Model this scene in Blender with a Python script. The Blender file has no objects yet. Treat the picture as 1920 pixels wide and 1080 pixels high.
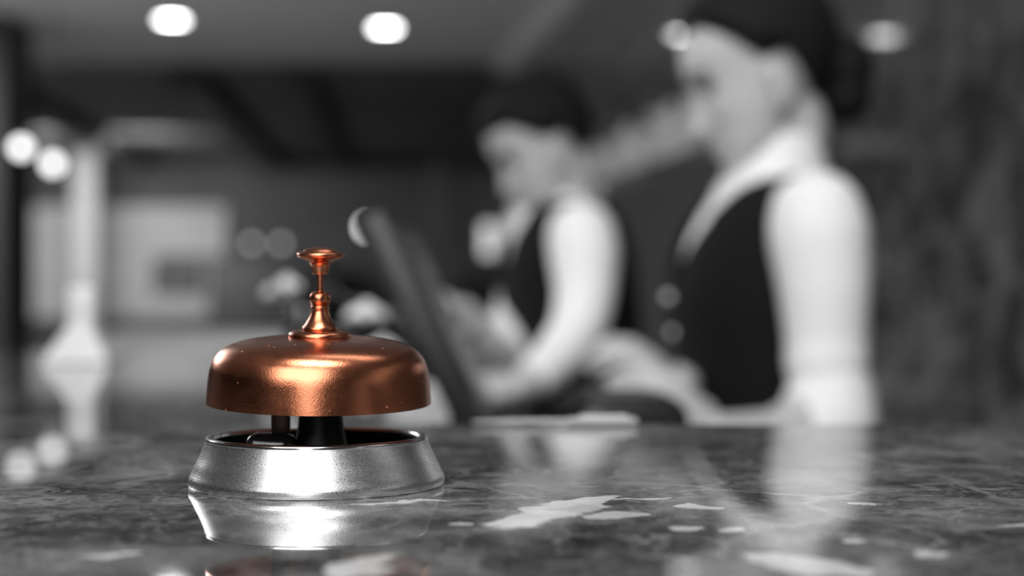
import bpy, bmesh, math, random
from mathutils import Vector, Matrix, Euler
random.seed(7)
PI = math.pi
SC = bpy.context.scene
COL = SC.collection

# ------------------------------------------------------------------ camera, world, light, exposure
FPX = 2885.0                      # focal length in pixels of the 1920 wide frame
TOP = 1.100                       # height of the counter top
CZ = TOP + 0.0718                 # height of the lens
HOR = 548.0                       # row of the horizon
cam_d = bpy.data.cameras.new('camera')
cam = bpy.data.objects.new('camera', cam_d)
COL.objects.link(cam)
cam.location = (0, 0, CZ)
cam.rotation_euler = (PI / 2 + math.atan((HOR - 540) / FPX), 0, 0)
cam_d.sensor_width = 36
cam_d.lens = FPX / 1920 * 36
cam_d.clip_start = 0.02
cam_d.dof.use_dof = True
cam_d.dof.focus_distance = 0.540
cam_d.dof.aperture_fstop = 4.7
SC.camera = cam

w = bpy.data.worlds.new('World')
SC.world = w
w.use_nodes = True
w.node_tree.nodes['Background'].inputs[0].default_value = (1, 1, 1, 1)
w.node_tree.nodes['Background'].inputs[1].default_value = 0.05

def area(name, loc, target, sx, sy, power):
    d = bpy.data.lights.new(name, 'AREA')
    d.shape = 'RECTANGLE'; d.size = sx; d.size_y = sy; d.energy = power
    o = bpy.data.objects.new(name, d); COL.objects.link(o)
    o.location = loc
    o.rotation_euler = (Vector(target) - Vector(loc)).to_track_quat('-Z', 'Y').to_euler()
    return o
area('key_panel_light', (-0.48, -1.05, CZ + 1.42), (-0.05, 0.75, TOP), 1.9, 2.0, 60)
area('counter_fill_light', (-0.05, 0.12, 2.88), (0.05, 0.7, TOP), 0.9, 0.6, 26)  # unseen fill added overhead to brighten the marble
area('entrance_window_light', (-0.42, -3.6, CZ + 0.75), (-0.1, 1.0, CZ + 0.2), 0.75, 1.9, 20)
area('lobby_fill_light', (-2.5, 4.7, 2.86), (-1.2, 3.9, 0.6), 2.0, 2.0, 55)  # added fill, lights the faces from the left
area('desk_fill_light', (0.35, 1.25, 2.88), (0.45, 2.3, 1.1), 1.0, 0.8, 9)  # added overhead fill for the two people, out of view
area('hall_fill_light', (-4.4, 7.6, 2.86), (-4.4, 7.8, 0.0), 2.6, 2.6, 350)  # added fill lifting the hall and, by floor bounce, its ceiling
area('far_wall_fill', (-5.0, 16.5, 2.7), (-5.0, 20.0, 0.9), 2.6, 0.4, 170)  # added fill that brightens the pale far wall

def spot(name, loc, target, power, cone, r=0.05):
    d = bpy.data.lights.new(name, 'SPOT'); d.energy = power; d.spot_size = math.radians(cone); d.spot_blend = 0.6; d.shadow_soft_size = r
    o = bpy.data.objects.new(name, d); COL.objects.link(o); o.location = loc
    o.rotation_euler = (Vector(target) - Vector(loc)).to_track_quat('-Z', 'Y').to_euler()
spot('fill_spot_woman', (-0.75, 0.35, 2.88), (0.33, 2.0, 1.25), 96, 38, 0.12)  # added fill spot on the woman, its cone kept off the bell
spot('fill_spot_man', (-1.25, 0.9, 2.88), (0.06, 2.75, 1.25), 112, 34, 0.12)  # added fill spot to brighten the man, out of view

SC.view_settings.view_transform = 'Standard'
SC.view_settings.look = 'None'
SC.view_settings.gamma = 1
SC.view_settings.use_curve_mapping = False
SC.view_settings.exposure = 0.0

# ------------------------------------------------------------------ helpers
def at(px, py, d):
    """room position of the photo's pixel at depth d"""
    return Vector(((px - 960) / FPX * d, d, CZ + (HOR - py) / FPX * d))

def tag(o, label=None, cat=None, group=None, kind=None):
    if label: o['label'] = label
    if cat: o['category'] = cat
    if group: o['group'] = group
    if kind: o['kind'] = kind
    return o

def thing(name, label, cat, loc, group=None, rot=(0, 0, 0)):
    o = bpy.data.objects.new(name, None); COL.objects.link(o)
    o.location = loc; o.rotation_euler = rot; o.empty_display_size = 0.05
    return tag(o, label, cat, group)

def obj(name, bm, m, parent=None, smooth=True, loc=None, sharp=40):
    me = bpy.data.meshes.new(name)
    bmesh.ops.recalc_face_normals(bm, faces=bm.faces)
    bm.to_mesh(me); bm.free()
    me.materials.append(m)
    if smooth:
        for p in me.polygons: p.use_smooth = True
        me.set_sharp_from_angle(angle=math.radians(sharp))
    o = bpy.data.objects.new(name, me); COL.objects.link(o)
    if parent: o.parent = parent
    if loc: o.location = loc
    return o

def struct(name, bm, m, **k):
    return tag(obj(name, bm, m, **k), kind='structure')

def box(bm, x0, x1, y0, y1, z0, z1, bev=0.0, seg=2):
    r = bmesh.ops.create_cube(bm, size=1)
    vs = r['verts']
    for v in vs:
        v.co = Vector(((x0 + x1) / 2 + v.co.x * (x1 - x0), (y0 + y1) / 2 + v.co.y * (y1 - y0), (z0 + z1) / 2 + v.co.z * (z1 - z0)))
    if bev:
        es = set(e for v in vs for e in v.link_edges)
        bmesh.ops.bevel(bm, geom=list(es), offset=bev, segments=seg, affect='EDGES', profile=0.5)
    return bm

def lathe(bm, prof, seg=64, c=(0, 0, 0), close=False):
    rings = []
    for r, z in prof:
        if r < 1e-6:
            rings.append([bm.verts.new((c[0], c[1], c[2] + z))])
        else:
            rings.append([bm.verts.new((c[0] + r * math.cos(2 * PI * i / seg), c[1] + r * math.sin(2 * PI * i / seg), c[2] + z)) for i in range(seg)])
    n = len(rings)
    for k in range(n if close else n - 1):
        a, b = rings[k], rings[(k + 1) % n]
        if len(a) == 1 and len(b) == 1: continue
        for i in range(seg):
            j = (i + 1) % seg
            if len(a) == 1: bm.faces.new((a[0], b[j], b[i]))
            elif len(b) == 1: bm.faces.new((a[i], a[j], b[0]))
            else: bm.faces.new((a[i], a[j], b[j], b[i]))
    return bm

def spline(pts, n=6):
    """Catmull-Rom through 2-D points"""
    out = []
    for i in range(len(pts) - 1):
        p0 = pts[max(i - 1, 0)]; p1 = pts[i]; p2 = pts[i + 1]; p3 = pts[min(i + 2, len(pts) - 1)]
        for k in range(n):
            t = k / n
            out.append(tuple(0.5 * ((2 * p1[a]) + (-p0[a] + p2[a]) * t + (2 * p0[a] - 5 * p1[a] + 4 * p2[a] - p3[a]) * t * t + (-p0[a] + 3 * p1[a] - 3 * p2[a] + p3[a]) * t ** 3) for a in range(len(p1))))
    out.append(pts[-1])
    return out

def ball(bm, c, r, sub=3, M=None):
    vs = bmesh.ops.create_icosphere(bm, subdivisions=sub, radius=1)['verts']
    rr = (r, r, r) if not hasattr(r, '__len__') else r
    for v in vs:
        p = Vector((v.co.x * rr[0], v.co.y * rr[1], v.co.z * rr[2]))
        if M: p = M @ p
        v.co = p + Vector(c)

def limb(bm, pts, seg=18, sub=2):
    """chain of tapered capsules: pts = [(Vector, radius), ...]"""
    for p, r in pts: ball(bm, p, r, sub)
    for (a, ra), (b, rb) in zip(pts, pts[1:]):
        d = b - a
        if d.length < 1e-5: continue
        q = d.to_track_quat('Z', 'Y').to_matrix()
        A = [bm.verts.new(a + q @ Vector((ra * math.cos(2 * PI * i / seg), ra * math.sin(2 * PI * i / seg), 0))) for i in range(seg)]
        B = [bm.verts.new(b + q @ Vector((rb * math.cos(2 * PI * i / seg), rb * math.sin(2 * PI * i / seg), 0))) for i in range(seg)]
        for i in range(seg):
            j = (i + 1) % seg
            bm.faces.new((A[i], A[j], B[j], B[i]))
        bm.faces.new(A[::-1]); bm.faces.new(B)

def tube(bm, pts, r, seg=10):
    limb(bm, [(Vector(p), r) for p in pts], seg, 1)

def grid_faces(bm, rows, wrap=True, caps=True, keep=None):
    V = [[bm.verts.new(p) for p in row] for row in rows]
    n = len(rows[0])
    for k in range(len(rows) - 1):
        for i in range(n if wrap else n - 1):
            j = (i + 1) % n
            if keep and not keep(k, i): continue
            bm.faces.new((V[k][i], V[k][j], V[k + 1][j], V[k + 1][i]))
    if caps:
        bm.faces.new(V[0][::-1]); bm.faces.new(V[-1])
    loose = [v for v in bm.verts if not v.link_faces]
    bmesh.ops.delete(bm, geom=loose, context='VERTS')

def melt(o, vox, it=4):
    m = o.modifiers.new('skin', 'REMESH'); m.mode = 'VOXEL'; m.voxel_size = vox; m.use_smooth_shade = True
    s = o.modifiers.new('soft', 'SMOOTH'); s.factor = 0.5; s.iterations = it
    return o

def solid(o, t, off=1):
    s = o.modifiers.new('thick', 'SOLIDIFY'); s.thickness = t; s.offset = off
    return o

# ------------------------------------------------------------------ materials
def mat(name, col, rough=0.6, metal=0.0, spec=0.5, emit=0.0, var=0.12, scale=30, bump=0.0, coat=0.0):
    m = bpy.data.materials.new(name); m.use_nodes = True
    nt = m.node_tree; b = nt.nodes['Principled BSDF']
    c = (col, col, col) if not hasattr(col, '__len__') else col
    b.inputs['Roughness'].default_value = rough
    b.inputs['Metallic'].default_value = metal
    b.inputs['Specular IOR Level'].default_value = spec
    b.inputs['Coat Weight'].default_value = coat
    n = nt.nodes.new('ShaderNodeTexNoise'); n.inputs['Scale'].default_value = scale; n.inputs['Detail'].default_value = 4
    tc = nt.nodes.new('ShaderNodeTexCoord'); nt.links.new(tc.outputs['Object'], n.inputs['Vector'])
    r = nt.nodes.new('ShaderNodeValToRGB')
    r.color_ramp.elements[0].position = 0.3; r.color_ramp.elements[1].position = 0.7
    r.color_ramp.elements[0].color = (*[x * (1 - var) for x in c], 1)
    r.color_ramp.elements[1].color = (*[min(1, x * (1 + var)) for x in c], 1)
    nt.links.new(n.outputs['Fac'], r.inputs['Fac']); nt.links.new(r.outputs['Color'], b.inputs['Base Color'])
    if emit:
        b.inputs['Emission Color'].default_value = (1, 1, 1, 1); b.inputs['Emission Strength'].default_value = emit
    if bump:
        bp = nt.nodes.new('ShaderNodeBump'); bp.inputs['Strength'].default_value = bump; bp.inputs['Distance'].default_value = 0.002
        nt.links.new(n.outputs['Fac'], bp.inputs['Height']); nt.links.new(bp.outputs['Normal'], b.inputs['Normal'])
    return m

class NT:
    """small node-writing helper"""
    def __init__(s, m): s.t = m.node_tree
    def n(s, typ, **kw):
        nd = s.t.nodes.new(typ)
        for k, v in kw.items(): setattr(nd, k, v)
        return nd
    def l(s, a, b): s.t.links.new(a, b)
    def math(s, op, a, b=None, clamp=False):
        nd = s.n('ShaderNodeMath', operation=op, use_clamp=clamp)
        for i, v in enumerate((a, b)):
            if v is None: continue
            if isinstance(v, (int, float)): nd.inputs[i].default_value = v
            else: s.l(v, nd.inputs[i])
        return nd.outputs[0]
    def noise(s, vec, scale, detail=6, rough=0.55, dist=0.0):
        nd = s.n('ShaderNodeTexNoise'); s.l(vec, nd.inputs['Vector'])
        nd.inputs['Scale'].default_value = scale; nd.inputs['Detail'].default_value = detail
        nd.inputs['Roughness'].default_value = rough; nd.inputs['Distortion'].default_value = dist
        return nd
    def ramp(s, fac, stops):
        nd = s.n('ShaderNodeValToRGB'); s.l(fac, nd.inputs['Fac'])
        el = nd.color_ramp.elements
        while len(el) < len(stops): el.new(0.5)
        for e, (p, c) in zip(el, stops):
            e.position = p; e.color = (c, c, c, 1) if not hasattr(c, '__len__') else (*c, 1)
        return nd.outputs['Color']
    def mix(s, fac, a, b, mode='MIX'):
        nd = s.n('ShaderNodeMix', data_type='RGBA', blend_type=mode)
        for sock, v in ((nd.inputs[0], fac), (nd.inputs[6], a), (nd.inputs[7], b)):
            if isinstance(v, (int, float)):
                sock.default_value = v if sock == nd.inputs[0] else (v, v, v, 1)
            else: s.l(v, sock)
        return nd.outputs[2]

def marble_counter():
    m = bpy.data.materials.new('dark_polished_marble'); m.use_nodes = True
    k = NT(m); b = m.node_tree.nodes['Principled BSDF']
    pos = k.n('ShaderNodeNewGeometry').outputs['Position']
    wn = k.noise(pos, 16, 5)
    off = k.n('ShaderNodeVectorMath', operation='SUBTRACT'); k.l(wn.outputs['Color'], off.inputs[0]); off.inputs[1].default_value = (0.5, 0.5, 0.5)
    sc = k.n('ShaderNodeVectorMath', operation='SCALE'); k.l(off.outputs[0], sc.inputs[0]); sc.inputs['Scale'].default_value = 0.09
    wp = k.n('ShaderNodeVectorMath', operation='ADD'); k.l(pos, wp.inputs[0]); k.l(sc.outputs[0], wp.inputs[1])
    W = wp.outputs[0]
    base = k.ramp(k.noise(W, 15, 9, 0.62, 0.6).outputs['Fac'], [(0.30, 0.012), (0.45, 0.042), (0.57, 0.12), (0.71, 0.26)])
    cloud = k.ramp(k.noise(W, 7, 6, 0.6, 1.0).outputs['Fac'], [(0.46, 0.0), (0.66, 1.0)])
    c = k.mix(k.math('MULTIPLY', cloud, 0.65), base, 0.24)
    grain = k.ramp(k.noise(W, 95, 6, 0.7, 0.8).outputs['Fac'], [(0.36, 0.35), (0.5, 0.9), (0.68, 1.75)])
    c = k.mix(0.8, c, grain, 'MULTIPLY')
    def veins(scale, width, strength, seed):
        add = k.n('ShaderNodeVectorMath', operation='ADD'); k.l(W, add.inputs[0]); add.inputs[1].default_value = (seed, seed * 0.7, 0)
        v = k.n('ShaderNodeTexVoronoi', feature='DISTANCE_TO_EDGE'); k.l(add.outputs[0], v.inputs['Vector']); v.inputs['Scale'].default_value = scale
        ln = k.ramp(v.outputs['Distance'], [(0.0, 1.0), (width, 0.0)])
        br = k.ramp(k.noise(add.outputs[0], scale * 0.8, 4).outputs['Fac'], [(0.42, 0.0), (0.62, 1.0)])
        return k.math('MULTIPLY', k.math('MULTIPLY', ln, br), strength)
    c = k.mix(veins(13, 0.05, 0.8, 1.3), c, 0.40)
    c = k.mix(veins(34, 0.055, 0.7, 4.1), c, 0.36)
    c = k.mix(veins(85, 0.07, 0.6, 8.7), c, 0.36)
    c = k.mix(veins(190, 0.08, 0.45, 12.3), c, 0.34)
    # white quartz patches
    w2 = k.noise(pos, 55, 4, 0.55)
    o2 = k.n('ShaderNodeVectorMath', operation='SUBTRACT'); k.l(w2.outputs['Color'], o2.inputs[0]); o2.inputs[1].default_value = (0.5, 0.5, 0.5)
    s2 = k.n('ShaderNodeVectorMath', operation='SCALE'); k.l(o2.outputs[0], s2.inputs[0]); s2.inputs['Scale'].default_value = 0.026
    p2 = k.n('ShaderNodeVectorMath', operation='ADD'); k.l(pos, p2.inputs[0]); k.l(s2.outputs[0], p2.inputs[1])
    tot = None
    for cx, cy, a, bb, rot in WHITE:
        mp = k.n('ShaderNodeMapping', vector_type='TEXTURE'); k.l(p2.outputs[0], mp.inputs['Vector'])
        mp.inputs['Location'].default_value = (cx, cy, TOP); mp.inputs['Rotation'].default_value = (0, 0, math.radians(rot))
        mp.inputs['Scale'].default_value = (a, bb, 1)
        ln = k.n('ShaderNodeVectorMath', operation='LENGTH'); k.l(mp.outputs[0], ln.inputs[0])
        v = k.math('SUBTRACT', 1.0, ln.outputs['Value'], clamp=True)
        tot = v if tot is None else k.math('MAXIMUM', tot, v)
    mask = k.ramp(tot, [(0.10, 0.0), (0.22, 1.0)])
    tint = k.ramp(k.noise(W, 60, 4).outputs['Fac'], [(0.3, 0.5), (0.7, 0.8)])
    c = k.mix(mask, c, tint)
    k.l(c, b.inputs['Base Color'])
    k.l(k.ramp(k.noise(pos, 25, 3).outputs['Fac'], [(0.3, 0.02), (0.7, 0.05)]), b.inputs['Roughness'])
    b.inputs['IOR'].default_value = 1.5
    b.inputs['Specular IOR Level'].default_value = 0.5
    return m

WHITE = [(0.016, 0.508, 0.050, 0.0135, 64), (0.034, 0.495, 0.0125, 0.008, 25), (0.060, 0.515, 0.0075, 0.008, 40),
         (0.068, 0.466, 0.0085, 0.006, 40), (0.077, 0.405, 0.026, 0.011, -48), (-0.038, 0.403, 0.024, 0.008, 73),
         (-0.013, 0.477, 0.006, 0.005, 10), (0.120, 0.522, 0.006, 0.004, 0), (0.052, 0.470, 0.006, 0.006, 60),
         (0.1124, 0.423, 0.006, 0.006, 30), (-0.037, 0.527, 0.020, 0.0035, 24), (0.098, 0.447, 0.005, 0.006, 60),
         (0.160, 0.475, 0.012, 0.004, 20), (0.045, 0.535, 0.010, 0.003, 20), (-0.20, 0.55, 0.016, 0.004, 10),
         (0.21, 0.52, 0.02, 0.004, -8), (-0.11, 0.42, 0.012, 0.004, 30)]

def stone_wall():
    m = bpy.data.materials.new('polished_dark_stone_wall'); m.use_nodes = True
    k = NT(m); b = m.node_tree.nodes['Principled BSDF']
    pos = k.n('ShaderNodeNewGeometry').outputs['Position']
    n = k.noise(pos, 4.2, 7, 0.6, 1.6).outputs['Fac']
    c = k.ramp(n, [(0.36, 0.022), (0.5, 0.066), (0.64, 0.15)])
    v = k.n('ShaderNodeTexVoronoi', feature='DISTANCE_TO_EDGE'); v.inputs['Scale'].default_value = 2.2
    wn = k.noise(pos, 2.5, 4); mx = k.n('ShaderNodeVectorMath', operation='ADD'); k.l(pos, mx.inputs[0]); k.l(wn.outputs['Color'], mx.inputs[1])
    k.l(mx.outputs[0], v.inputs['Vector'])
    c = k.mix(k.math('MULTIPLY', k.ramp(v.outputs['Distance'], [(0, 1.0), (0.08, 0.0)]), 0.5), c, 0.2)
    k.l(c, b.inputs['Base Color'])
    b.inputs['Roughness'].default_value = 0.05
    b.inputs['Specular IOR Level'].default_value = 0.8
    return m

def copper_mat():
    m = bpy.data.materials.new('worn_copper'); m.use_nodes = True
    k = NT(m); b = m.node_tree.nodes['Principled BSDF']
    tc = k.n('ShaderNodeTexCoord').outputs['Object']
    big = k.noise(tc, 110, 6, 0.7)
    k.l(k.mix(k.ramp(big.outputs['Fac'], [(0.35, 0.0), (0.7, 1.0)]), k.n('ShaderNodeRGB').outputs[0], k.n('ShaderNodeRGB').outputs[0]), b.inputs['Base Color'])
    rgbs = [x for x in m.node_tree.nodes if x.type == 'RGB']
    rgbs[0].outputs[0].default_value = (0.56, 0.202, 0.108, 1)
    rgbs[1].outputs[0].default_value = (0.70, 0.254, 0.135, 1)
    fine = k.noise(tc, 1700, 3, 0.7)
    vd = k.n('ShaderNodeTexVoronoi'); k.l(tc, vd.inputs['Vector']); vd.inputs['Scale'].default_value = 420
    sp = k.n('ShaderNodeSeparateColor'); k.l(vd.outputs['Color'], sp.inputs[0])
    dust = k.math('MULTIPLY', k.math('LESS_THAN', vd.outputs['Distance'], 0.16), k.math('GREATER_THAN', sp.outputs[0], 0.93))
    k.l(k.math('SUBTRACT', 1.0, k.math('MULTIPLY', dust, 0.9)), b.inputs['Metallic'])
    r = k.math('ADD', k.math('MULTIPLY', k.ramp(big.outputs['Fac'], [(0.3, 0.13), (0.75, 0.20)]), 1.0), k.math('MULTIPLY', fine.outputs['Fac'], 0.10))
    k.l(r, b.inputs['Roughness'])
    bp = k.n('ShaderNodeBump'); bp.inputs['Strength'].default_value = 0.16; bp.inputs['Distance'].default_value = 0.0004
    k.l(fine.outputs['Fac'], bp.inputs['Height']); k.l(bp.outputs['Normal'], b.inputs['Normal'])
    return m

def steel_mat():
    m = bpy.data.materials.new('turned_steel'); m.use_nodes = True
    k = NT(m); b = m.node_tree.nodes['Principled BSDF']
    tc = k.n('ShaderNodeTexCoord').outputs['Object']
    sx = k.n('ShaderNodeSeparateXYZ'); k.l(tc, sx.inputs[0])
    ridge = k.math('SINE', k.math('MULTIPLY', sx.outputs['Z'], 2 * PI / 0.00085))
    fine = k.noise(tc, 2300, 3, 0.7)
    big = k.noise(tc, 60, 4)
    hgt = k.math('ADD', k.math('MULTIPLY', ridge, 0.12), fine.outputs['Fac'])
    bp = k.n('ShaderNodeBump'); bp.inputs['Strength'].default_value = 0.2; bp.inputs['Distance'].default_value = 0.0002
    k.l(hgt, bp.inputs['Height']); k.l(bp.outputs['Normal'], b.inputs['Normal'])
    k.l(k.ramp(big.outputs['Fac'], [(0.3, 0.72), (0.7, 0.82)]), b.inputs['Base Color'])
    k.l(k.ramp(fine.outputs['Fac'], [(0.3, 0.20), (0.7, 0.36)]), b.inputs['Roughness'])
    b.inputs['Metallic'].default_value = 1.0
    return m

M = dict(
    marble=marble_counter(), stone=stone_wall(), copper=copper_mat(), steel=steel_mat(),
    rim=mat('bright_rim_metal', 0.8, 0.16, 1.0, var=0.05),
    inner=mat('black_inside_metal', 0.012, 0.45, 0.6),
    leg=mat('dark_brown_metal', (0.030, 0.014, 0.010), 0.45, 0.5),
    mech=mat('black_glossy_plastic', 0.010, 0.15, 0.0),
    panel=mat('dark_counter_panel', 0.03, 0.4), desk=mat('dark_desk_wood', 0.035, 0.4, scale=8),
    ceil=mat('grey_ceiling', 0.42, 0.85, var=0.04, scale=3), dceil=mat('dark_ceiling', 0.085, 0.8, var=0.2, scale=2),
    beam=mat('dark_beam_wood', 0.018, 0.6, scale=5), floor=mat('grey_stone_floor', 0.40, 0.4, scale=4),
    wall=mat('dark_grey_wall', 0.042, 0.8, var=0.2, scale=1.5), pale=mat('pale_grey_wall', 0.30, 0.8, var=0.08, scale=2),
    pillar=mat('pale_pillar_plaster', 0.30, 0.7, var=0.06, scale=4), black=mat('black_pillar_cladding', 0.01, 0.6),
    frame=mat('black_picture_frame', 0.02, 0.5), picture=mat('dark_picture_canvas', 0.06, 0.7, var=0.5, scale=6),
    trim=mat('pale_cove_wash', 0.6, 0.7), lamp=mat('lit_diffuser', 0.8, 0.5, emit=24), ring=mat('white_lamp_ring', 0.7, 0.4),
    globe=mat('lit_glass_globe', 0.8, 0.3, emit=3.2), cord=mat('black_cord', 0.01, 0.6),
    sconce=mat('lit_sconce_shade', 0.8, 0.5, emit=0.8), spark=mat('small_lit_bulb', 0.8, 0.4, emit=5), dim=mat('dim_lit_bulb', 0.8, 0.4, emit=0.9),
    sign=mat('brushed_pale_metal', 0.72, 0.45, 0.0, var=0.08),
    skin=mat('skin', 0.47, 0.5, var=0.05, scale=40), shirt=mat('white_cotton', 0.80, 0.8, var=0.03, scale=60),
    vest=mat('black_wool', 0.008, 0.9, var=0.25, scale=200, spec=0.15), trouser=mat('black_trouser_cloth', 0.007, 0.9, spec=0.2),
    hair=mat('dark_hair', 0.007, 0.8, spec=0.2, var=0.4, scale=90), eye=mat('dark_eye', 0.03, 0.2), lip=mat('lip', 0.26, 0.5), button=mat('pearl_button', 0.75, 0.15),
    screen=mat('dark_screen_glass', 0.012, 0.25), bezel=mat('black_monitor_plastic', 0.012, 0.4),
    pen=mat('pale_pen_plastic', 0.38, 0.4), paper=mat('white_paper', 0.8, 0.7, var=0.02), white=mat('white_ceramic', 0.8, 0.25, var=0.03), ledge=mat('pale_stone_ledge', 0.55, 0.4, var=0.1, scale=9),
    petal=mat('white_petal', 0.75, 0.6, var=0.06), leaf=mat('dark_leaf', 0.02, 0.5, var=0.4), vase=mat('dark_vase_glaze', 0.02, 0.15),
    key=mat('grey_key', 0.12, 0.5))

# ------------------------------------------------------------------ room shell
CE = CZ + 1.75
WX = lambda y: 1.55 - 0.135 * y            # the stone wall runs ahead and slightly to the left
YB, YF, XL = 20.0, -6.0, -7.6
bm = bmesh.new(); box(bm, XL - 0.2, 3.2, YF - 0.2, YB + 0.2, -0.12, 0.0); struct('floor', bm, M['floor'], smooth=False)
bm = bmesh.new(); box(bm, XL - 0.2, 3.2, YF - 0.2, 11.7, CE, CE + 0.12); struct('ceiling', bm, M['ceil'], smooth=False)
bm = bmesh.new(); box(bm, XL - 0.2, 3.2, 11.7, YB + 0.2, CE, CE + 0.12); struct('ceiling_rear', bm, M['dceil'], smooth=False)
bm = bmesh.new(); box(bm, XL - 0.2, 3.2, YB, YB + 0.2, 0, CE); struct('wall_back', bm, M['wall'], smooth=False)
bm = bmesh.new(); box(bm, XL - 0.2, XL, YF, YB, 0, CE); struct('wall_left', bm, M['beam'], smooth=False)
bm = bmesh.new(); box(bm, XL - 0.2, 3.2, YF - 0.2, YF, 0, CE); struct('wall_front', bm, M['wall'], smooth=False)
bm = bmesh.new()
q = [(WX(YF), YF), (WX(YB), YB), (WX(YB) + 0.2, YB), (WX(YF) + 0.2, YF)]
lo = [bm.verts.new((x, y, 0)) for x, y in q]; hi = [bm.verts.new((x, y, CE)) for x, y in q]
for i in range(4): bm.faces.new((lo[i], lo[(i + 1) % 4], hi[(i + 1) % 4], hi[i]))
bm.faces.new(lo); bm.faces.new(hi)
struct('wall_right', bm, M['stone'], smooth=False)
# pale strip standing in for cove-light wash where stone wall meets ceiling
bm = bmesh.new()
q = [(WX(8.6), 8.6), (WX(11.65), 11.65), (WX(11.65) - 0.10, 11.65), (WX(8.6) - 0.10, 8.6)]
lo = [bm.verts.new((x, y, CE - 0.09)) for x, y in q]; hi = [bm.verts.new((x, y, CE)) for x, y in q]
for i in range(4): bm.faces.new((lo[i], lo[(i + 1) % 4], hi[(i + 1) % 4], hi[i]))
bm.faces.new(lo); bm.faces.new(hi)
struct('trim_1', bm, M['trim'], smooth=False)
# dark matt panel on the stone wall under the sign
bm = bmesh.new()
q = [(WX(4.5), 4.5), (WX(8.5), 8.5), (WX(8.5) - 0.02, 8.5), (WX(4.5) - 0.02, 4.5)]
lo = [bm.verts.new((x, y, 0)) for x, y in q]; hi = [bm.verts.new((x, y, CZ + 0.5)) for x, y in q]
for i in range(4): bm.faces.new((lo[i], lo[(i + 1) % 4], hi[(i + 1) % 4], hi[i]))
bm.faces.new(lo); bm.faces.new(hi)
struct('trim_3', bm, M['beam'], smooth=False)
# pale lower face of the back wall
bm = bmesh.new(); box(bm, -6.45, -3.72, YB - 0.06, YB, CZ - 0.33, CZ + 1.12); struct('trim_2', bm, M['pale'], smooth=False)
# beams under the dark rear ceiling
for i, (x0, wd) in enumerate(((-2.70, 0.28), (-1.80, 0.22), (-4.3, 0.24))):
    bm = bmesh.new()
    q = [(x0, 12.1), (x0 + wd, 12.1), (x0 + wd - 0.55, YB), (x0 - 0.55, YB)]
    lo = [bm.verts.new((x, y, CE - 0.17)) for x, y in q]; hi = [bm.verts.new((x, y, CE)) for x, y in q]
    for k in range(4): bm.faces.new((lo[k], lo[(k + 1) % 4], hi[(k + 1) % 4], hi[k]))
    bm.faces.new(lo); bm.faces.new(hi)
    o = obj('ceiling_beam', bm, M['beam'], smooth=False)
    tag(o, ['dark ceiling beam in the middle of three beyond the downlights', 'dark ceiling beam nearest the stone wall',
            'dark ceiling beam farthest left of three'][i], 'beam', 'beams under the rear ceiling')

# pillar, black pillar, picture
t = thing('pillar', 'pale plaster pillar rising behind the white sign stand', 'pillar', (-5.30, 19.2, 0))
bm = bmesh.new(); box(bm, -0.15, 0.15, -0.15, 0.15, 0, CE - 0.0, 0.03); obj('shaft', bm, M['pillar'], t)
bm = bmesh.new(); box(bm, -0.19, 0.19, -0.19, 0.19, 0.0, 0.18, 0.01); obj('plinth', bm, M['pillar'], t)
o = bm = bmesh.new(); box(bm, -0.35, 0.35, -0.3, 0.3, 0, CE, 0.02)
o = obj('black_pillar', bm, M['black'], None, loc=(-3.52, 9.9, 0)); tag(o, 'black clad pillar at the far left of the hall', 'pillar')
t = thing('framed_picture', 'dark framed picture hanging on the pale far wall', 'picture', (-4.32, YB - 0.075, CZ + 0.225))
bm = bmesh.new()
for x0, x1, z0, z1 in ((-0.33, 0.33, 0.2, 0.25), (-0.33, 0.33, -0.25, -0.2), (-0.33, -0.28, -0.2, 0.2), (0.28, 0.33, -0.2, 0.2)):
    box(bm, x0, x1, -0.03, 0.014, z0, z1, 0.004)
obj('frame', bm, M['frame'], t)
bm = bmesh.new(); box(bm, -0.285, 0.285, -0.008, 0.012, -0.205, 0.205); obj('canvas', bm, M['picture'], t, smooth=False)

# ------------------------------------------------------------------ lamps
def downlight(px, py, label):
    d = 1.75 * FPX / (HOR - py)
    p = at(px, py, d)
    t = thing('ceiling_downlight', label, 'ceiling light', (p.x, p.y, CE), 'recessed ceiling downlights')
    bm = bmesh.new(); lathe(bm, [(0.083, 0), (0.098, 0), (0.098, -0.008), (0.088, -0.012), (0.083, -0.008)], 40, close=True)
    obj('trim_ring', bm, M['ring'], t)
    bm = bmesh.new(); lathe(bm, [(0, -0.004), (0.084, -0.004), (0.084, 0.0), (0, 0.0)], 40)
    obj('diffuser', bm, M['lamp'], t)
    return p
downlight(322, 35, 'bright ceiling downlight at the upper left, larger of the two')
downlight(722, 50, 'bright ceiling downlight above the bell and monitor')
def pendant(px, py, d, label):
    p = at(px, py, d)
    t = thing('pendant_lamp', label, 'pendant lamp', p, 'lit globe pendants at the left')
    bm = bmesh.new(); ball(bm, (0, 0, 0), 0.036, 3); obj('globe', bm, M['globe'], t)
    bm = bmesh.new(); lathe(bm, [(0, 0.062), (0.012, 0.06), (0.016, 0.036), (0.012, 0.030), (0, 0.03)], 20); obj('socket', bm, M['cord'], t)
    bm = bmesh.new(); tube(bm, [(0, 0, 0.06), (0, 0, CE - p.z)], 0.003, 8); obj('cord', bm, M['cord'], t)
pendant(40, 277, 7.6, 'lit pendant globe nearest the left border, higher of the pair')
pendant(99, 307, 7.6, 'lit pendant globe in front of the pale pillar, lower of the pair')
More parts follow.
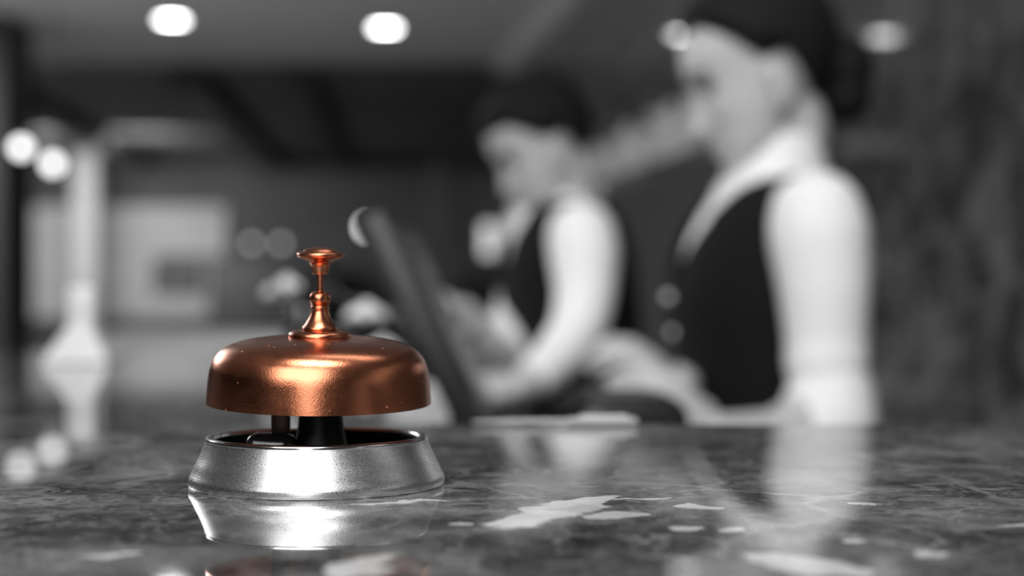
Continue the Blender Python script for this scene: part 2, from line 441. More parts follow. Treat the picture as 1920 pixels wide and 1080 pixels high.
# sconce on the stone wall between monitor and man
sy = 12.6
t = thing('wall_sconce', 'small glowing upright sconce on the stone wall beside the bowed receptionist', 'wall lamp', (WX(sy) - 0.05, sy, CZ + 0.43))
bm = bmesh.new(); lathe(bm, [(0, -0.13), (0.03, -0.13), (0.042, -0.11), (0.042, 0.11), (0.03, 0.13), (0, 0.13)], 24); obj('shade', bm, M['sconce'], t)
bm = bmesh.new(); box(bm, 0.03, 0.062, -0.03, 0.03, -0.05, 0.05, 0.004); obj('back_plate', bm, M['ring'], t)
# small far lights on a console
t = thing('console_table', 'dark far console table below the small lights, behind the bell knob', 'table', (-3.05, 19.3, 0))
bm = bmesh.new(); box(bm, -0.75, 0.75, -0.25, 0.25, 1.56, 1.62, 0.006); obj('table_top', bm, M['beam'], t)
bm = bmesh.new(); box(bm, -0.72, 0.72, -0.22, 0.24, 0.0, 1.56, 0.006); obj('cabinet_body', bm, M['beam'], t)
for px, lab in ((472, 'faint small candle lamp, left one on the far console'), (527, 'faint small candle lamp, right one on the far console')):
    x = (px - 960) / FPX * 19.25
    t = thing('candle_lamp', lab, 'lamp', (x, 19.25, 1.62), 'candle lamps on the far console')
    bm = bmesh.new(); lathe(bm, [(0, 0), (0.04, 0), (0.04, 0.01), (0.012, 0.02), (0.012, 0.12), (0, 0.12)], 20); obj('stand', bm, M['frame'], t)
    bm = bmesh.new(); ball(bm, (0, 0, 0.16), 0.045, 2); obj('globe', bm, M['dim'], t)
t = thing('floor_lamp', 'small bright lamp half hidden behind the top of the monitor', 'lamp', (-1.19, 12.5, 0))
bm = bmesh.new(); lathe(bm, [(0, 0), (0.14, 0), (0.14, 0.02), (0.012, 0.04), (0.012, 1.62), (0, 1.62)], 28); obj('stand', bm, M['frame'], t)
bm = bmesh.new(); ball(bm, (0, 0, 1.70), (0.035, 0.035, 0.05), 3); obj('bulb', bm, M['spark'], t)

# raised sign on the stone wall: strokes only, too blurred to read
t = thing('wall_sign', 'pale raised wall lettering too blurred to read beside the woman', 'sign', (WX(7.0), 7.0, CZ + 0.57))
ang = math.atan(0.135)
t.rotation_euler = (0, 0, ang)
y = -1.0
random.seed(3)
while y < 1.25:
    wd = random.uniform(0.10, 0.17); hgt = random.choice((0.16, 0.22, 0.22, 0.2))
    bm = bmesh.new()
    st = 0.035
    box(bm, -0.03, 0, y, y + st, 0, hgt, 0.003)
    if random.random() < 0.7: box(bm, -0.03, 0, y + wd - st, y + wd, 0, hgt, 0.003)
    zz = random.choice((0, hgt / 2 - st / 2, hgt - st))
    box(bm, -0.03, 0, y, y + wd, zz, zz + st, 0.003)
    obj('sign_stroke', bm, M['sign'], t)
    y += wd + 0.05

# ------------------------------------------------------------------ counter and desk
t = thing('reception_counter', 'dark polished marble reception counter the bell stands on', 'counter', (0, 0, 0))
out = [(-2.2, 0.16), (1.42, 0.16), (1.42, 0.834), (-0.075, 0.834), (-0.20, 1.88), (-2.2, 1.88)]
bm = bmesh.new()
lo = [bm.verts.new((x, y, TOP - 0.04)) for x, y in out]; hi = [bm.verts.new((x, y, TOP)) for x, y in out]
n = len(out)
for i in range(n): bm.faces.new((lo[i], lo[(i + 1) % n], hi[(i + 1) % n], hi[i]))
bm.faces.new(lo[::-1]); top = bm.faces.new(hi)
bmesh.ops.bevel(bm, geom=list(top.edges), offset=0.004, segments=3, affect='EDGES', profile=0.5)
obj('countertop', bm, M['marble'], t, smooth=False)
inn = [(-2.15, 0.24), (1.42, 0.24), (1.42, 0.78), (-0.13, 0.78), (-0.26, 1.82), (-2.15, 1.82)]
bm = bmesh.new()
lo = [bm.verts.new((x, y, 0)) for x, y in inn]; hi = [bm.verts.new((x, y, TOP - 0.04)) for x, y in inn]
for i in range(n): bm.faces.new((lo[i], lo[(i + 1) % n], hi[(i + 1) % n], hi[i]))
bm.faces.new(lo[::-1]); bm.faces.new(hi)
obj('counter_body', bm, M['panel'], t, smooth=False)
DK = 0.97
t = thing('work_desk', 'dark lower work desk behind the marble counter', 'desk', (0.45, 1.2, 0))
bm = bmesh.new(); box(bm, -0.56, 0.85, -0.36, 0.33, DK - 0.03, DK, 0.004); obj('desk_top', bm, M['desk'], t)
for x in (-0.54, 0.80):
    bm = bmesh.new(); box(bm, x, x + 0.03, -0.33, 0.30, 0, DK - 0.03); obj('side_panel', bm, M['desk'], t, smooth=False)
t = thing('side_desk', 'dark narrow desk in front of the bowed man, beyond the monitor', 'desk', (-0.122, 2.035, 0))
bm = bmesh.new(); box(bm, -0.07, 0.045, -0.49, 0.30, DK - 0.03, DK, 0.004); obj('desk_top', bm, M['desk'], t)
for y in (-0.47, 0.24):
    bm = bmesh.new(); box(bm, -0.06, 0.04, y, y + 0.03, 0, DK - 0.03); obj('side_panel', bm, M['desk'], t, smooth=False)
# pale side counter beyond the left wing
t = thing('side_counter', 'pale topped low side counter beyond the left wing of marble', 'counter', (-0.72, 3.25, 0))
bm = bmesh.new(); box(bm, -0.16, 0.36, -0.25, 0.3, CZ - 0.135, CZ - 0.088, 0.006); obj('counter_ledge', bm, M['ledge'], t)
bm = bmesh.new(); box(bm, -0.12, 0.33, -0.2, 0.26, 0, CZ - 0.135); obj('counter_body', bm, M['panel'], t, smooth=False)

# ------------------------------------------------------------------ the bell
BX, BY = -0.0729, 0.577
bell = thing('service_bell', 'copper domed service bell on a flared steel base, standing on the marble counter', 'bell', (BX, BY, TOP))
mm = lambda P: [(r / 1000, z / 1000) for r, z in P]
bm = bmesh.new()
prof = [(45.5, 0), (47.0, 0.0), (47.35, 0.3), (47.5, 0.9), (47.5, 2.7), (47.35, 3.2)] + spline([(46.9, 4.1), (46.0, 5.8), (44.9, 8.2), (43.5, 11.0), (42.3, 13.8), (41.4, 16.2)], 4) + [(41.2, 16.9)]
prof += [(40.4, 16.9), (38.6, 15.5), (38.5, 6.0), (44.0, 1.2)]
lathe(bm, mm(prof), 160, close=True)
base = obj('base', bm, M['steel'], bell, sharp=30)
bm = bmesh.new()
lathe(bm, mm([(41.2, 16.6), (41.35, 17.1), (41.1, 17.8), (40.4, 18.2), (39.4, 18.3), (38.4, 18.0), (37.9, 17.4), (37.9, 16.4), (38.6, 15.9), (40.4, 16.1)]), 160, close=True)
obj('base_rim', bm, M['rim'], base)
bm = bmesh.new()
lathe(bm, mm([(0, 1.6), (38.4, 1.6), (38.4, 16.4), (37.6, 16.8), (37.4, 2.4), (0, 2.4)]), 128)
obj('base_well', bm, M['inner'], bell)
# lean of the upper works: a touch towards the lens and to the right
T = Matrix.Translation((0.0006, 0, 0.030)) @ Euler((math.radians(2.6), math.radians(0.8), 0)).to_matrix().to_4x4() @ Matrix.Translation((0, 0, -0.030))
def turned(name, prof, m, seg=96, close=False, parent=bell, sharp=35):
    bm = bmesh.new(); lathe(bm, mm(prof), seg, close=close)
    bmesh.ops.transform(bm, matrix=T, verts=bm.verts)
    return obj(name, bm, m, parent, sharp=sharp)
dome_o = [(41.9, 30.6), (41.75, 33.0), (41.4, 37.0), (40.9, 41.4), (40.1, 44.6), (38.6, 47.7), (36.0, 50.4), (32.5, 52.2), (28.0, 53.5), (22.5, 54.4), (15.5, 55.0), (8.0, 55.2)]
dome_i = [(8.0, 54.2), (22.0, 53.3), (31.8, 51.0), (37.0, 47.2), (39.2, 43.6), (40.4, 37.0), (41.0, 30.8)]
turned('dome', spline(dome_o, 5) + spline(dome_i, 4), M['copper'], 192, close=True)
turned('collar', [(0, 54.8), (11.2, 54.8), (11.6, 55.3), (11.6, 55.9), (11.3, 56.6), (10.4, 57.2), (8.6, 57.6), (6.4, 57.7), (0, 57.7)], M['copper'])
turned('pedestal', [(0, 57.6), (6.1, 57.6), (6.5, 57.9), (6.55, 58.4)] + spline([(6.3, 58.9), (5.4, 60.0), (4.4, 61.6), (3.6, 63.4), (3.1, 65.0)], 4) +
       [(3.35, 65.6), (3.5, 66.1), (3.3, 66.6), (3.0, 66.9)] + spline([(3.3, 67.3), (3.75, 68.3), (3.95, 69.4), (3.75, 70.6), (3.2, 71.5), (2.3, 72.1), (1.3, 72.35)], 4) + [(0, 72.4)], M['copper'], sharp=50)
turned('plunger_rod', [(0, 71.5), (1.25, 71.5), (1.25, 79.2), (0, 79.2)], M['copper'], 40)
turned('push_knob', [(0, 78.5), (2.7, 78.5), (2.95, 78.7), (3.0, 79.1)] + spline([(3.1, 80.0), (3.4, 81.6), (4.1, 82.9), (5.4, 83.7), (7.0, 84.3), (8.3, 84.9)], 4) +
       [(8.75, 85.4), (8.85, 85.9), (8.6, 86.4), (7.9, 86.8), (6.9, 87.0), (6.6, 87.1), (6.3, 87.5)] + spline([(5.6, 87.9), (4.0, 88.4), (2.0, 88.7)], 3) + [(0, 88.8)], M['copper'], sharp=50)
# works between dome and base
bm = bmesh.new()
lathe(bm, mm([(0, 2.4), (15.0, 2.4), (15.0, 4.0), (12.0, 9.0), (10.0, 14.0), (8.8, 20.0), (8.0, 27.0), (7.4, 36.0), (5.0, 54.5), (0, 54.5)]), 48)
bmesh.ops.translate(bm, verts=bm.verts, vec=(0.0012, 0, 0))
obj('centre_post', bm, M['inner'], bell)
bm = bmesh.new(); box(bm, -0.0172, -0.0102, -0.002, 0.001, 0.0024, 0.047, 0.0008); obj('striker_arm', bm, M['leg'], bell)
bm = bmesh.new(); box(bm, -0.0245, -0.0062, -0.019, -0.006, 0.0024, 0.0202, 0.0042, 4); obj('striker_block', bm, M['mech'], bell)
bm = bmesh.new(); ball(bm, (-0.0137, -0.0005, 0.0465), 0.004, 3); obj('striker_hammer', bm, M['leg'], bell)

# ------------------------------------------------------------------ white sign stand at the left
p = at(154, 680, 1.56)
t = thing('sign_stand', 'small white stand with pyramid foot and post on the counter at left', 'sign stand', (p.x, p.y, TOP))
bm = bmesh.new()
rows = []
for hw, z in ((0.031, 0), (0.033, 0.002), (0.031, 0.006), (0.014, 0.034), (0.011, 0.038)):
    rows.append([(hw, -hw * 0.8, z), (hw, hw * 0.8, z), (-hw, hw * 0.8, z), (-hw, -hw * 0.8, z)])
grid_faces(bm, rows)
obj('pyramid_foot', bm, M['white'], t, sharp=25)
bm = bmesh.new(); box(bm, -0.0145, 0.0145, -0.006, 0.006, 0.034, 0.078, 0.004, 3); obj('post', bm, M['white'], t)

# ------------------------------------------------------------------ desk things
# low monitor, seen past its near edge
def monitor():
    b0 = Vector((0.006, 1.36, CZ - 0.185)); ax = Vector((-0.0, 1, 0)); up = Vector((-0.082, 0, 0.176)).normalized()
    nrm = ax.cross(up).normalized()
    if nrm.x < 0: nrm = -nrm
    t = thing('monitor', 'black desk monitor leaning back, seen edge-on behind the bell', 'monitor', (b0.x, 1.58, DK))
    R = Matrix((ax, up, nrm)).transposed().to_4x4()
    Mx = Matrix.Translation(b0 - Vector((b0.x, 1.58, DK))) @ R
    def part(name, m, x0, x1, y0, y1, z0, z1, bev=0.003):
        bm = bmesh.new(); box(bm, x0, x1, y0, y1, z0, z1, bev); bmesh.ops.transform(bm, matrix=Mx, verts=bm.verts); return obj(name, bm, m, t)
    part('housing', M['bezel'], 0, 0.42, 0, 0.285, -0.024, 0.0, 0.005)
    part('screen', M['screen'], 0.012, 0.408, 0.016, 0.272, -0.001, 0.0015, 0.0005)
    bm = bmesh.new(); tube(bm, [(-0.055, 0, 0.10), (-0.062, 0, 0.020)], 0.014, 12); obj('stand', bm, M['bezel'], t)
    bm = bmesh.new(); box(bm, -0.105, 0.045, -0.09, 0.09, 0, 0.012, 0.004); obj('stand_foot', bm, M['bezel'], t)
monitor()
# white pen along the back edge
t = thing('pen', 'thin white pen lying along the back edge of the marble counter', 'pen', (-0.022, 0.8235, TOP + 0.0024), rot=(0, PI / 2, math.radians(1.0)))
bm = bmesh.new(); lathe(bm, [(0, 0), (0.0006, 0.001), (0.0012, 0.010), (0.0016, 0.02), (0.0018, 0.052), (0, 0.052)], 20); obj('barrel', bm, M['pen'], t)
bm = bmesh.new(); lathe(bm, [(0, 0.052), (0.0022, 0.052), (0.0024, 0.055), (0.0024, 0.086), (0.002, 0.089), (0, 0.0895)], 20); obj('cap', bm, M['pen'], t)
bm = bmesh.new(); box(bm, -0.0036, -0.0023, -0.0008, 0.0008, 0.058, 0.084, 0.0003); obj('clip', bm, M['ring'], t)
# black card terminal
t = thing('card_terminal', 'black rounded card terminal on the desk between the two receptionists', 'card terminal', (0.090, 1.31, DK), rot=(0, 0, 0.3))
bm = bmesh.new(); box(bm, -0.052, 0.052, -0.05, 0.05, 0, 0.116, 0.022, 4); obj('body', bm, M['bezel'], t)
bm = bmesh.new(); box(bm, -0.035, 0.035, 0.012, 0.026, 0.114, 0.1185, 0.001); obj('display', bm, M['screen'], t)
for i in range(3):
    for j in range(3):
        bm = bmesh.new(); box(bm, -0.03 + 0.022 * i, -0.014 + 0.022 * i, -0.036 + 0.014 * j, -0.026 + 0.014 * j, 0.115, 0.119, 0.001); obj('key', bm, M['key'], t)
# document stack under the man's hands
t = thing('document_stack', 'pale stack of documents on the narrow desk in front of the bowed man', 'documents', (-0.118, 1.96, DK))
for k in range(5):
    bm = bmesh.new(); box(bm, -0.045, 0.045, -0.06, 0.06, 0.0 + 0.0165 * k, 0.016 + 0.0165 * k, 0.002)
    bmesh.ops.rotate(bm, verts=bm.verts, matrix=Matrix.Rotation(random.uniform(-.08, .08), 3, 'Z')); obj('folder', bm, M['paper'], t)
# white flowers in a dark vase left of the monitor
t = thing('flower_vase', 'dark vase of white blooms left of the monitor, behind the bell', 'flowers', (-0.24, 1.765, TOP))
def flowers():
    bm = bmesh.new(); lathe(bm, [(0, 0), (0.015, 0), (0.021, 0.018), (0.019, 0.042), (0.011, 0.057), (0.013, 0.063), (0.011, 0.063), (0.008, 0.057), (0, 0.05)], 32); obj('vase_body', bm, M['vase'], t)
    for px, py, d, r in ((538, 530, 1.80, 0.022), (688, 575, 1.75, 0.020), (718, 640, 1.74, 0.017)):
        c = at(px, py, d) - t.location
        bm = bmesh.new(); tube(bm, [(0, 0, 0.05), Vector((c.x * 0.4, c.y * 0.4, 0.05 + max(0.025, (c.z - 0.05) * 0.65))), c], 0.0022, 8); st = obj('stem', bm, M['leaf'], t)
        bm = bmesh.new()
        for a in range(5):
            q = Euler((0.5, 0, 2 * PI * a / 5)).to_matrix()
            ball(bm, c + q @ Vector((0, -r * 0.75, 0)), (r * 0.45, r * 0.75, r * 0.35), 2, q)
        ball(bm, c, r * 0.4, 2)
        obj('bloom', bm, M['petal'], t)
    for a in range(4):
        bm = bmesh.new()
        q = Euler((0.9, 0, 1.4 * a + 0.3)).to_matrix()
        ball(bm, Vector((0, 0, 0.055)) + q @ Vector((0, 0, 0.028)), (0.009, 0.002, 0.03), 2, q)
        obj('leaf', bm, M['leaf'], t)
flowers()

# ------------------------------------------------------------------ people
HEAD = [  # u, front, back, half width
    (-0.113, 0.066, 0.030, 0.014), (-0.106, 0.080, 0.012, 0.026), (-0.092, 0.086, -0.004, 0.037), (-0.075, 0.086, -0.016, 0.047), (-0.055, 0.087, -0.03, 0.054),
    (-0.03, 0.087, -0.06, 0.062), (0.0, 0.087, -0.085, 0.068), (0.03, 0.088, -0.098, 0.072), (0.06, 0.090, -0.101, 0.0735), (0.082, 0.082, -0.095, 0.069),
    (0.102, 0.062, -0.076, 0.055), (0.115, 0.038, -0.05, 0.037), (0.122, 0.012, -0.022, 0.014)]
def head_grid(off=0.0, nth=96, sub=7):
    prof = spline(HEAD, sub)
    rows = []
    for u, ff, fb, wd in prof:
        c = (ff + fb) / 2; a = (ff - fb) / 2
        row = []
        for i in range(nth):
            th = 2 * PI * i / nth
            ct, st = math.cos(th), math.sin(th)
            f = c + a * math.copysign(abs(ct) ** 0.92, ct); l = wd * math.copysign(abs(st) ** 0.92, st)
            if f > 0.02:
                g = lambda uc, su, lc, sl: math.exp(-((u - uc) / su) ** 2 - ((abs(l) - lc) / sl) ** 2)
                d = 0.0
                t_ = (0.03 - u) / 0.062
                if 0 <= t_ <= 1: d += 0.027 * t_ ** 1.1 * math.exp(-(l / (0.006 + 0.007 * t_)) ** 2)
                elif t_ > 1: d += 0.027 * max(0, 1 - (t_ - 1) * 5) * math.exp(-(l / 0.013) ** 2)
                d += 0.005 * g(0.042, 0.011, 0.02, 0.024) - 0.009 * g(0.018, 0.012, 0.031, 0.014)
                d += 0.005 * g(-0.012, 0.018, 0.042, 0.016) + 0.006 * g(-0.056, 0.006, 0, 0.02) + 0.005 * g(-0.068, 0.006, 0, 0.017) - 0.002 * g(-0.062, 0.002, 0, 0.02)
                d += 0.004 * g(-0.098, 0.013, 0, 0.018) - 0.002 * g(-0.08, 0.006, 0, 0.02)
                f += d
            n = Vector((ct * wd, st * a, 0)).normalized() if wd > 1e-4 else Vector((0, 0, 1))
            up = 0.0 if u < 0.05 else (u - 0.05) / 0.072
            row.append(Vector((f + n.x * off * (1 - up * 0.4), l + n.y * off * (1 - up * 0.4), u + off * up)))
        rows.append(row)
    return rows

def hand(bm, wrist, d, nrm, curl, s=1.0, thumb=1):
    """palm, four unequal bent fingers and a thumb; d = wrist-to-knuckles, nrm = out of the back of the hand"""
    d = d.normalized(); nrm = (nrm - d * nrm.dot(d)).normalized(); side = d.cross(nrm).normalized()
    R = Matrix((side, d, nrm)).transposed()
    ball(bm, wrist + d * 0.048 * s, (0.038 * s, 0.052 * s, 0.0165 * s), 2, R)
    for i, (off, ln) in enumerate(((-0.031, 0.062), (-0.0105, 0.074), (0.0105, 0.079), (0.031, 0.070))):
        p = wrist + d * (0.088 if i else 0.080) * s + side * off * s
        pts = [(wrist + d * 0.06 * s + side * off * 0.9 * s, 0.0095 * s), (p, 0.0080 * s)]
        a = 0.25 + curl * 0.3
        for k, fr in enumerate((0.45, 0.32, 0.23)):
            dd = d * math.cos(a) - nrm * math.sin(a)
            p = p + dd * ln * fr * s
            pts.append((p, (0.0076 - 0.0005 * k) * s)); a += curl * (0.55 + 0.1 * i)
        limb(bm, pts, 10, 1)
    b0 = wrist + d * 0.024 * s + side * thumb * 0.026 * s
    k1 = b0 + (side * thumb * 0.6 + d * 0.62 - nrm * 0.35) * 0.038 * s
    k2 = k1 + (side * thumb * 0.25 + d * 0.85 - nrm * 0.35) * 0.032 * s
    limb(bm, [(b0, 0.014 * s), (k1, 0.0105 * s), (k2, 0.0085 * s)], 10, 1)

def person(label, cat, mid, turn, O, pitch, yaw, lean, near, far, spec):
    """mid = middle of the shoulder line; turn = body turned towards the lens; near/far = arm chains"""
    W = spec['w']
    F = Vector((-math.cos(turn), -math.sin(turn), 0)); L = Vector((0, 0, 1)).cross(F)
    U = Vector((0, 0, 1))
    hip_u = spec['hip']
    root = Vector((mid.x - F.x * lean * abs(hip_u), mid.y - F.y * lean * abs(hip_u), 0))
    t = thing('person', label, cat, root)
    t['category'] = cat
    loc = lambda f, l, u: mid - root + F * (f + lean * u) + L * l + U * u
    rel = lambda v: v - root
    # torso sections: u, front, back, half width
    S = spec['torso']
    prof = spline(S, 4)
    def torso_rows(off, nth=64, u0=-9, u1=9):
        rows = []; info = []
        for u, ff, fb, wd in prof:
            if not (u0 <= u <= u1): continue
            row = []; inf = []
            for i in range(nth):
                th = 2 * PI * i / nth; ct, st = math.cos(th), math.sin(th)
                f = (ff + fb) / 2 + ((ff - fb) / 2 + off) * ct
                l = (wd + off) * math.copysign(abs(st) ** 0.85, st)
                row.append(loc(f, l, u)); inf.append((f, l, u))
            rows.append(row); info.append(inf)
        return rows, info
    # ---- body: one continuous skin
    bm = bmesh.new()
    rows, _ = torso_rows(-0.008)
    grid_faces(bm, rows)
    # head
    fh = Vector((-math.cos(turn + yaw), -math.sin(turn + yaw), 0)); lh = U.cross(fh)
    fwd = fh * math.cos(pitch) - U * math.sin(pitch); uph = fh * math.sin(pitch) + U * math.cos(pitch)
    hs = spec.get('hs', 1.0)
    HL = lambda v: rel(O) + (fwd * v[0] + lh * v[1] + uph * v[2]) * hs
    hb = bmesh.new(); grid_faces(hb, [[HL(p) for p in r] for r in head_grid()])
    tmp = bpy.data.meshes.new('t'); hb.to_mesh(tmp); hb.free(); bm.from_mesh(tmp); bpy.data.meshes.remove(tmp)
    Rh = Matrix((fwd, lh, uph)).transposed()
    for s in (-1, 1):
        Re = Rh @ Euler((0, 0.15, s * 0.35)).to_matrix()
        ball(bm, HL((-0.006, s * 0.073, -0.008)), (0.017 * hs, 0.0075 * hs, 0.031 * hs), 2, Re)
        ball(bm, HL((0.0, s * 0.073, -0.032)), (0.010 * hs, 0.007 * hs, 0.014 * hs), 2, Re)
    nr = spec['neck']
    nb = loc(-0.012, 0, 0.02)
    limb(bm, [(HL((-0.022, 0, -0.02)), nr), (HL((-0.02, 0, -0.07)), nr), (nb, nr * 1.12)])
    for arm, sg in ((near, 1), (far, -1)):
        limb(bm, [(rel(p), r * 0.72) for p, r in arm['up']] + [(rel(p), r) for p, r in arm['fore']])
        wr = rel(arm['fore'][-1][0])
        hand(bm, wr, arm['hd'], arm['hn'], arm['curl'], spec['hand'], arm['thumb'])
    for s in (-1, 1):
        hipj = loc(0, s * 0.085, hip_u)
        foot = Vector((F.x * 0.01, F.y * 0.01, 0)) + L * s * 0.1
        kn = (hipj + foot) / 2 + F * 0.02; kn.z = 0.48
        limb(bm, [(hipj, 0.075), (kn, 0.052), (foot + U * 0.09, 0.036)])
        limb(bm, [(foot + U * 0.05 - F * 0.03, 0.032), (foot + U * 0.035 + F * 0.12, 0.026)])
    body = obj('body', bm, M['skin'], t); melt(body, 0.0036, 3)
    # eyes, brows, lips
    for s in (-1, 1):
        bm = bmesh.new(); ball(bm, HL((0.0735, s * 0.031, 0.017)), 0.0105 * hs, 3); obj('eye', bm, M['eye'], t)
        bm = bmesh.new(); limb(bm, [(HL((0.0895, s * 0.016, 0.037)), 0.0028), (HL((0.086, s * 0.032, 0.042)), 0.003), (HL((0.073, s * 0.047, 0.038)), 0.0022)], 8, 1); obj('eyebrow', bm, M['hair'], t)
    bm = bmesh.new()
    limb(bm, [(HL((0.083, -0.021, -0.062)), 0.003), (HL((0.0905, -0.008, -0.060)), 0.005), (HL((0.091, 0, -0.061)), 0.005), (HL((0.0905, 0.008, -0.060)), 0.005), (HL((0.083, 0.021, -0.062)), 0.003)], 8, 1)
    obj('lips', bm, M['lip'], t)
    # ---- hair
    rows = head_grid(0.0005); outer = head_grid(spec['hairt'])
    bm = bmesh.new()
    def lim(f, u):
        if f > 0.06: return spec['front']
        if f > 0.01: return 0.030 + (f - 0.01) / 0.05 * (spec['front'] - 0.030)
        if f > -0.022: return 0.026
        return 0.026 + max(-1, (f + 0.022) / 0.02) * (0.026 - spec['nape'])
    hw = [[HL(a + (b - a) * max(0.0, min(1.0, 0.15 + (a.z - lim(a.x, a.z)) / 0.03))) for a, b in zip(ra, rb)] for ra, rb in zip(rows, outer)]
    grid_faces(bm, hw, caps=False, keep=lambda k, i: rows[k][i].z > lim(rows[k][i].x, rows[k][i].z))
    hr = obj('hair', bm, M['hair'], t); solid(hr, 0.005, 0); sm = hr.modifiers.new('soft', 'SMOOTH'); sm.iterations = 4
    if spec.get('bun'):
        bm = bmesh.new()
        for c, r in spec['bun']: ball(bm, HL(c), r, 3)
        bn = obj('hair_bun', bm, M['hair'], t); melt(bn, 0.006, 4)
    # ---- shirt with sleeves
    bm = bmesh.new()
    rows, _ = torso_rows(0.0, u0=-0.46); grid_faces(bm, rows)
    for arm in (near, far):
        limb(bm, [(rel(p), r) for p, r in arm['up']])
    sh = obj('shirt', bm, M['shirt'], t); melt(sh, 0.006, 6)
    for extra in near['cuff']:
        bm = bmesh.new(); limb(bm, [(rel(p), r) for p, r in extra]); melt(obj('rolled_cuff', bm, M['shirt'], sh), 0.006, 4)
    # ---- collar: stand and folded flap round the neck, open at the throat
    bm = bmesh.new()
    ax0 = loc(-0.008, 0, spec['cbase'])
    rows = [[], [], [], []]
    n = 41
    for i in range(n):
        a = -2.72 + 5.44 * i / (n - 1)              # 0 = nape
        b, lr = -math.cos(a), math.sin(a)
        fr = max(0, b)                                # 1 at the throat
        pt = lambda r, u: ax0 + F * (b * r * 1.0 + lean * 0.05 + 0.30 * u * 0 + fr * 0.01) + L * lr * r + U * (u - fr * spec['drop'])
        k = nr / 0.05
        rows[0].append(pt(0.060 * k, -0.005)); rows[1].append(pt(0.060 * k, spec['ch']))
        rows[2].append(pt(0.068 * k, spec['ch'] - 0.003)); rows[3].append(pt((0.088 + 0.022 * fr) * k, -0.014 - spec['wing'] * fr ** 2))
    grid_faces(bm, rows, wrap=False, caps=False)
    cl = obj('collar', bm, M['shirt'], sh); solid(cl, 0.0045, 0); sm = cl.modifiers.new('soft', 'SUBSURF'); sm.levels = 1; sm.render_levels = 1
    # ---- waistcoat with V opening and arm holes
    rows, info = torso_rows(0.009, 96, u0=spec['hem'], u1=0.05)
    uv, vw = spec['v']
    def keep(k, i):
        f, l, u = info[k][i]
        if f > 0 and u > uv and abs(l) < vw * (u - uv) / (0.05 - uv): return False
        if u > spec['vtop'] and abs(l) < nr * 1.35: return False
        if abs(l) > spec['armw'] and u > -0.10: return False
        return True
    bm = bmesh.new(); grid_faces(bm, rows, caps=False, keep=keep)
    vs = obj('waistcoat', bm, M['vest'], t); solid(vs, 0.005, 1); sm = vs.modifiers.new('soft', 'SMOOTH'); sm.iterations = 2
    for u in spec['buttons']:
        ff = None
        for a, b in zip(S, S[1:]):
            if b[0] <= u <= a[0] or a[0] <= u <= b[0]:
                q = (u - a[0]) / (b[0] - a[0]); ff = a[1] + q * (b[1] - a[1])
        bm = bmesh.new(); ball(bm, loc(ff + 0.016, 0.004, u), 0.0065, 2); obj('button', bm, M['button'], vs)
    # ---- trousers and shoes
    bm = bmesh.new()
    rows, _ = torso_rows(0.006, u1=-0.36); grid_faces(bm, rows)
    for s in (-1, 1):
        hipj = loc(0, s * 0.085, hip_u); foot = L * s * 0.1
        kn = (hipj + foot) / 2 + F * 0.02; kn.z = 0.48
        limb(bm, [(hipj, 0.088), (kn, 0.066), (foot + U * 0.10, 0.058)])
    tr = obj('trousers', bm, M['trouser'], t); melt(tr, 0.009, 4)
    for s in (-1, 1):
        foot = L * s * 0.1
        bm = bmesh.new(); limb(bm, [(foot + U * 0.04 - F * 0.035, 0.04), (foot + U * 0.036 + F * 0.06, 0.036), (foot + U * 0.03 + F * 0.15, 0.03)])
        for v in bm.verts: v.co.z = max(v.co.z, 0.0)
        obj('shoe', bm, M['cord'], t)
    return t

V = Vector
# --- woman, standing at the right
mid = V((0.343, 2.066, CZ + 0.098))
O = at(1428, 158, 2.07)
person('woman in black waistcoat and white blouse with dark hair in a bun, looking down', 'person',
       mid, math.radians(5), O, math.radians(21), math.radians(-2), 0.04,
       near=dict(up=[(at(1531, 408, 1.90), 0.061), (at(1536, 450, 1.895), 0.063), (at(1545, 540, 1.885), 0.057), (at(1549, 640, 1.88), 0.051), (at(1550, 690, 1.875), 0.052)],
                 cuff=[[(at(1556, 738, 1.87), 0.054), (at(1552, 790, 1.865), 0.061), (at(1535, 822, 1.855), 0.058)]],
                 fore=[(at(1550, 775, 1.87), 0.042), (at(1455, 822, 1.82), 0.034), (at(1345, 818, 1.76), 0.025)],
                 hd=V((-0.8, -0.1, 0.7)), hn=V((0.5, -0.5, 0.6)), curl=0.7, thumb=1),
       far=dict(up=[(V((0.318, 2.232, CZ + 0.085)), 0.058), (V((0.335, 2.28, CZ - 0.05)), 0.05), (V((0.345, 2.27, CZ - 0.15)), 0.047)],
                cuff=[],
                fore=[(V((0.345, 2.27, CZ - 0.15)), 0.038), (V((0.25, 2.13, CZ - 0.14)), 0.033), (at(1272, 722, 1.98), 0.026)],
                hd=V((-0.6, -0.5, 0.4)), hn=V((0.3, -0.6, 0.8)), curl=0.8, thumb=-1),
       spec=dict(w=0.17, hip=-0.52, neck=0.047, hand=0.92, hs=1.02, nape=-0.05, front=0.094, hairt=0.020, drop=0.066, wing=0.035, ch=0.066, cbase=0.048, vtop=0.036,
                 bun=[((-0.108, 0.0, -0.016), 0.046), ((-0.098, 0, -0.052), 0.040), ((-0.075, 0, 0.04), 0.045), ((-0.085, 0, 0.0), 0.045)],
                 torso=[(-0.66, 0.10, -0.11, 0.165), (-0.54, 0.105, -0.125, 0.172), (-0.42, 0.10, -0.10, 0.150), (-0.30, 0.098, -0.075, 0.128), (-0.2, 0.112, -0.08, 0.138),
                        (-0.11, 0.125, -0.085, 0.150), (-0.04, 0.108, -0.085, 0.155), (0.005, 0.085, -0.08, 0.150), (0.03, 0.068, -0.072, 0.125), (0.05, 0.05, -0.062, 0.085), (0.066, 0.042, -0.055, 0.06)],
                 v=(-0.115, 0.105), armw=9, hem=-0.44, buttons=[-0.105, -0.152, -0.20, -0.25]))
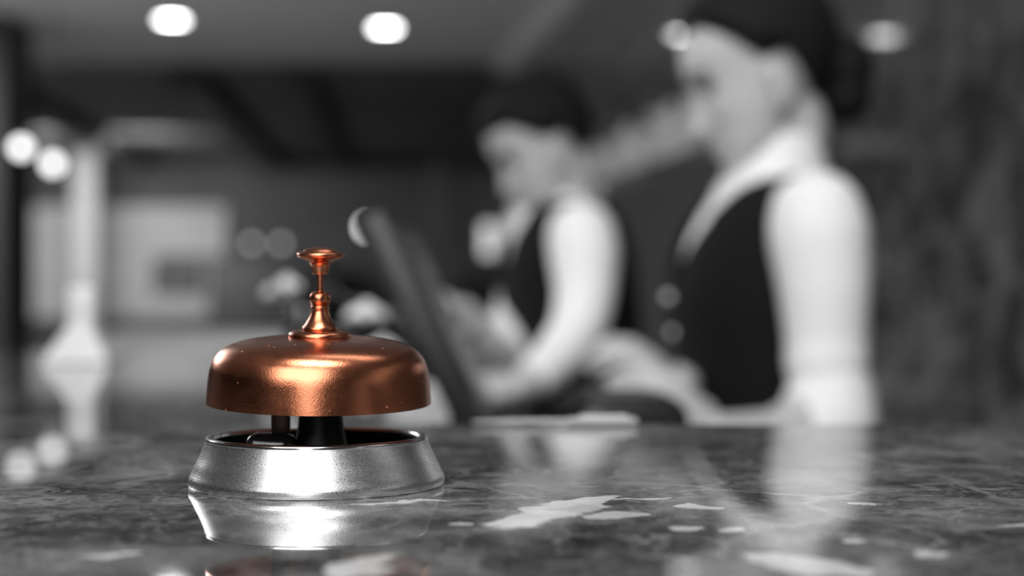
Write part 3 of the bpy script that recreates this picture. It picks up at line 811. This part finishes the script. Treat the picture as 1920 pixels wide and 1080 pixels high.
# --- man, bowed over the monitor
mid = V((0.092, 2.817, CZ + 0.112))
O = at(1020, 286, 2.76)
person('dark haired man in black waistcoat and white shirt, head bowed over the monitor', 'person',
       mid, math.radians(10), O, math.radians(30), math.radians(6), 0.16,
       near=dict(up=[(at(1090, 440, 2.63), 0.060), (at(1096, 480, 2.62), 0.061), (at(1098, 550, 2.60), 0.052), (at(1086, 615, 2.57), 0.047), (at(1052, 665, 2.52), 0.043), (at(1005, 706, 2.46), 0.035)],
                 cuff=[],
                 fore=[(at(1052, 665, 2.52), 0.034), (at(1005, 706, 2.46), 0.029), (at(978, 722, 2.43), 0.026)],
                 hd=V((-0.8, -0.45, -0.05)), hn=V((0.1, -0.4, 0.9)), curl=0.7, thumb=1),
       far=dict(up=[(V((0.055, 3.01, CZ + 0.09)), 0.060), (at(975, 600, 2.86), 0.052), (at(938, 690, 2.70), 0.047), (at(905, 650, 2.6), 0.042), (at(885, 620, 2.54), 0.038)],
                cuff=[],
                fore=[(at(905, 650, 2.6), 0.034), (at(885, 620, 2.54), 0.031), (at(868, 592, 2.48), 0.028)],
                hd=V((-0.35, -0.85, 0.30)), hn=V((0.3, -0.2, 0.9)), curl=0.8, thumb=-1),
       spec=dict(w=0.2, hip=-0.54, neck=0.05, hand=1.0, hs=0.93, nape=-0.035, front=0.082, hairt=0.022, drop=0.055, wing=0.045, ch=0.074, cbase=0.060, vtop=0.022,
                 torso=[(-0.68, 0.10, -0.11, 0.165), (-0.56, 0.105, -0.115, 0.170), (-0.42, 0.105, -0.10, 0.158), (-0.30, 0.107, -0.09, 0.155), (-0.2, 0.112, -0.095, 0.165),
                        (-0.11, 0.115, -0.10, 0.178), (-0.04, 0.105, -0.10, 0.185), (0.005, 0.085, -0.092, 0.178), (0.035, 0.068, -0.08, 0.14), (0.055, 0.052, -0.068, 0.095), (0.072, 0.045, -0.06, 0.066)],
                 v=(-0.13, 0.10), armw=9, hem=-0.46, buttons=[-0.15, -0.21, -0.27]))
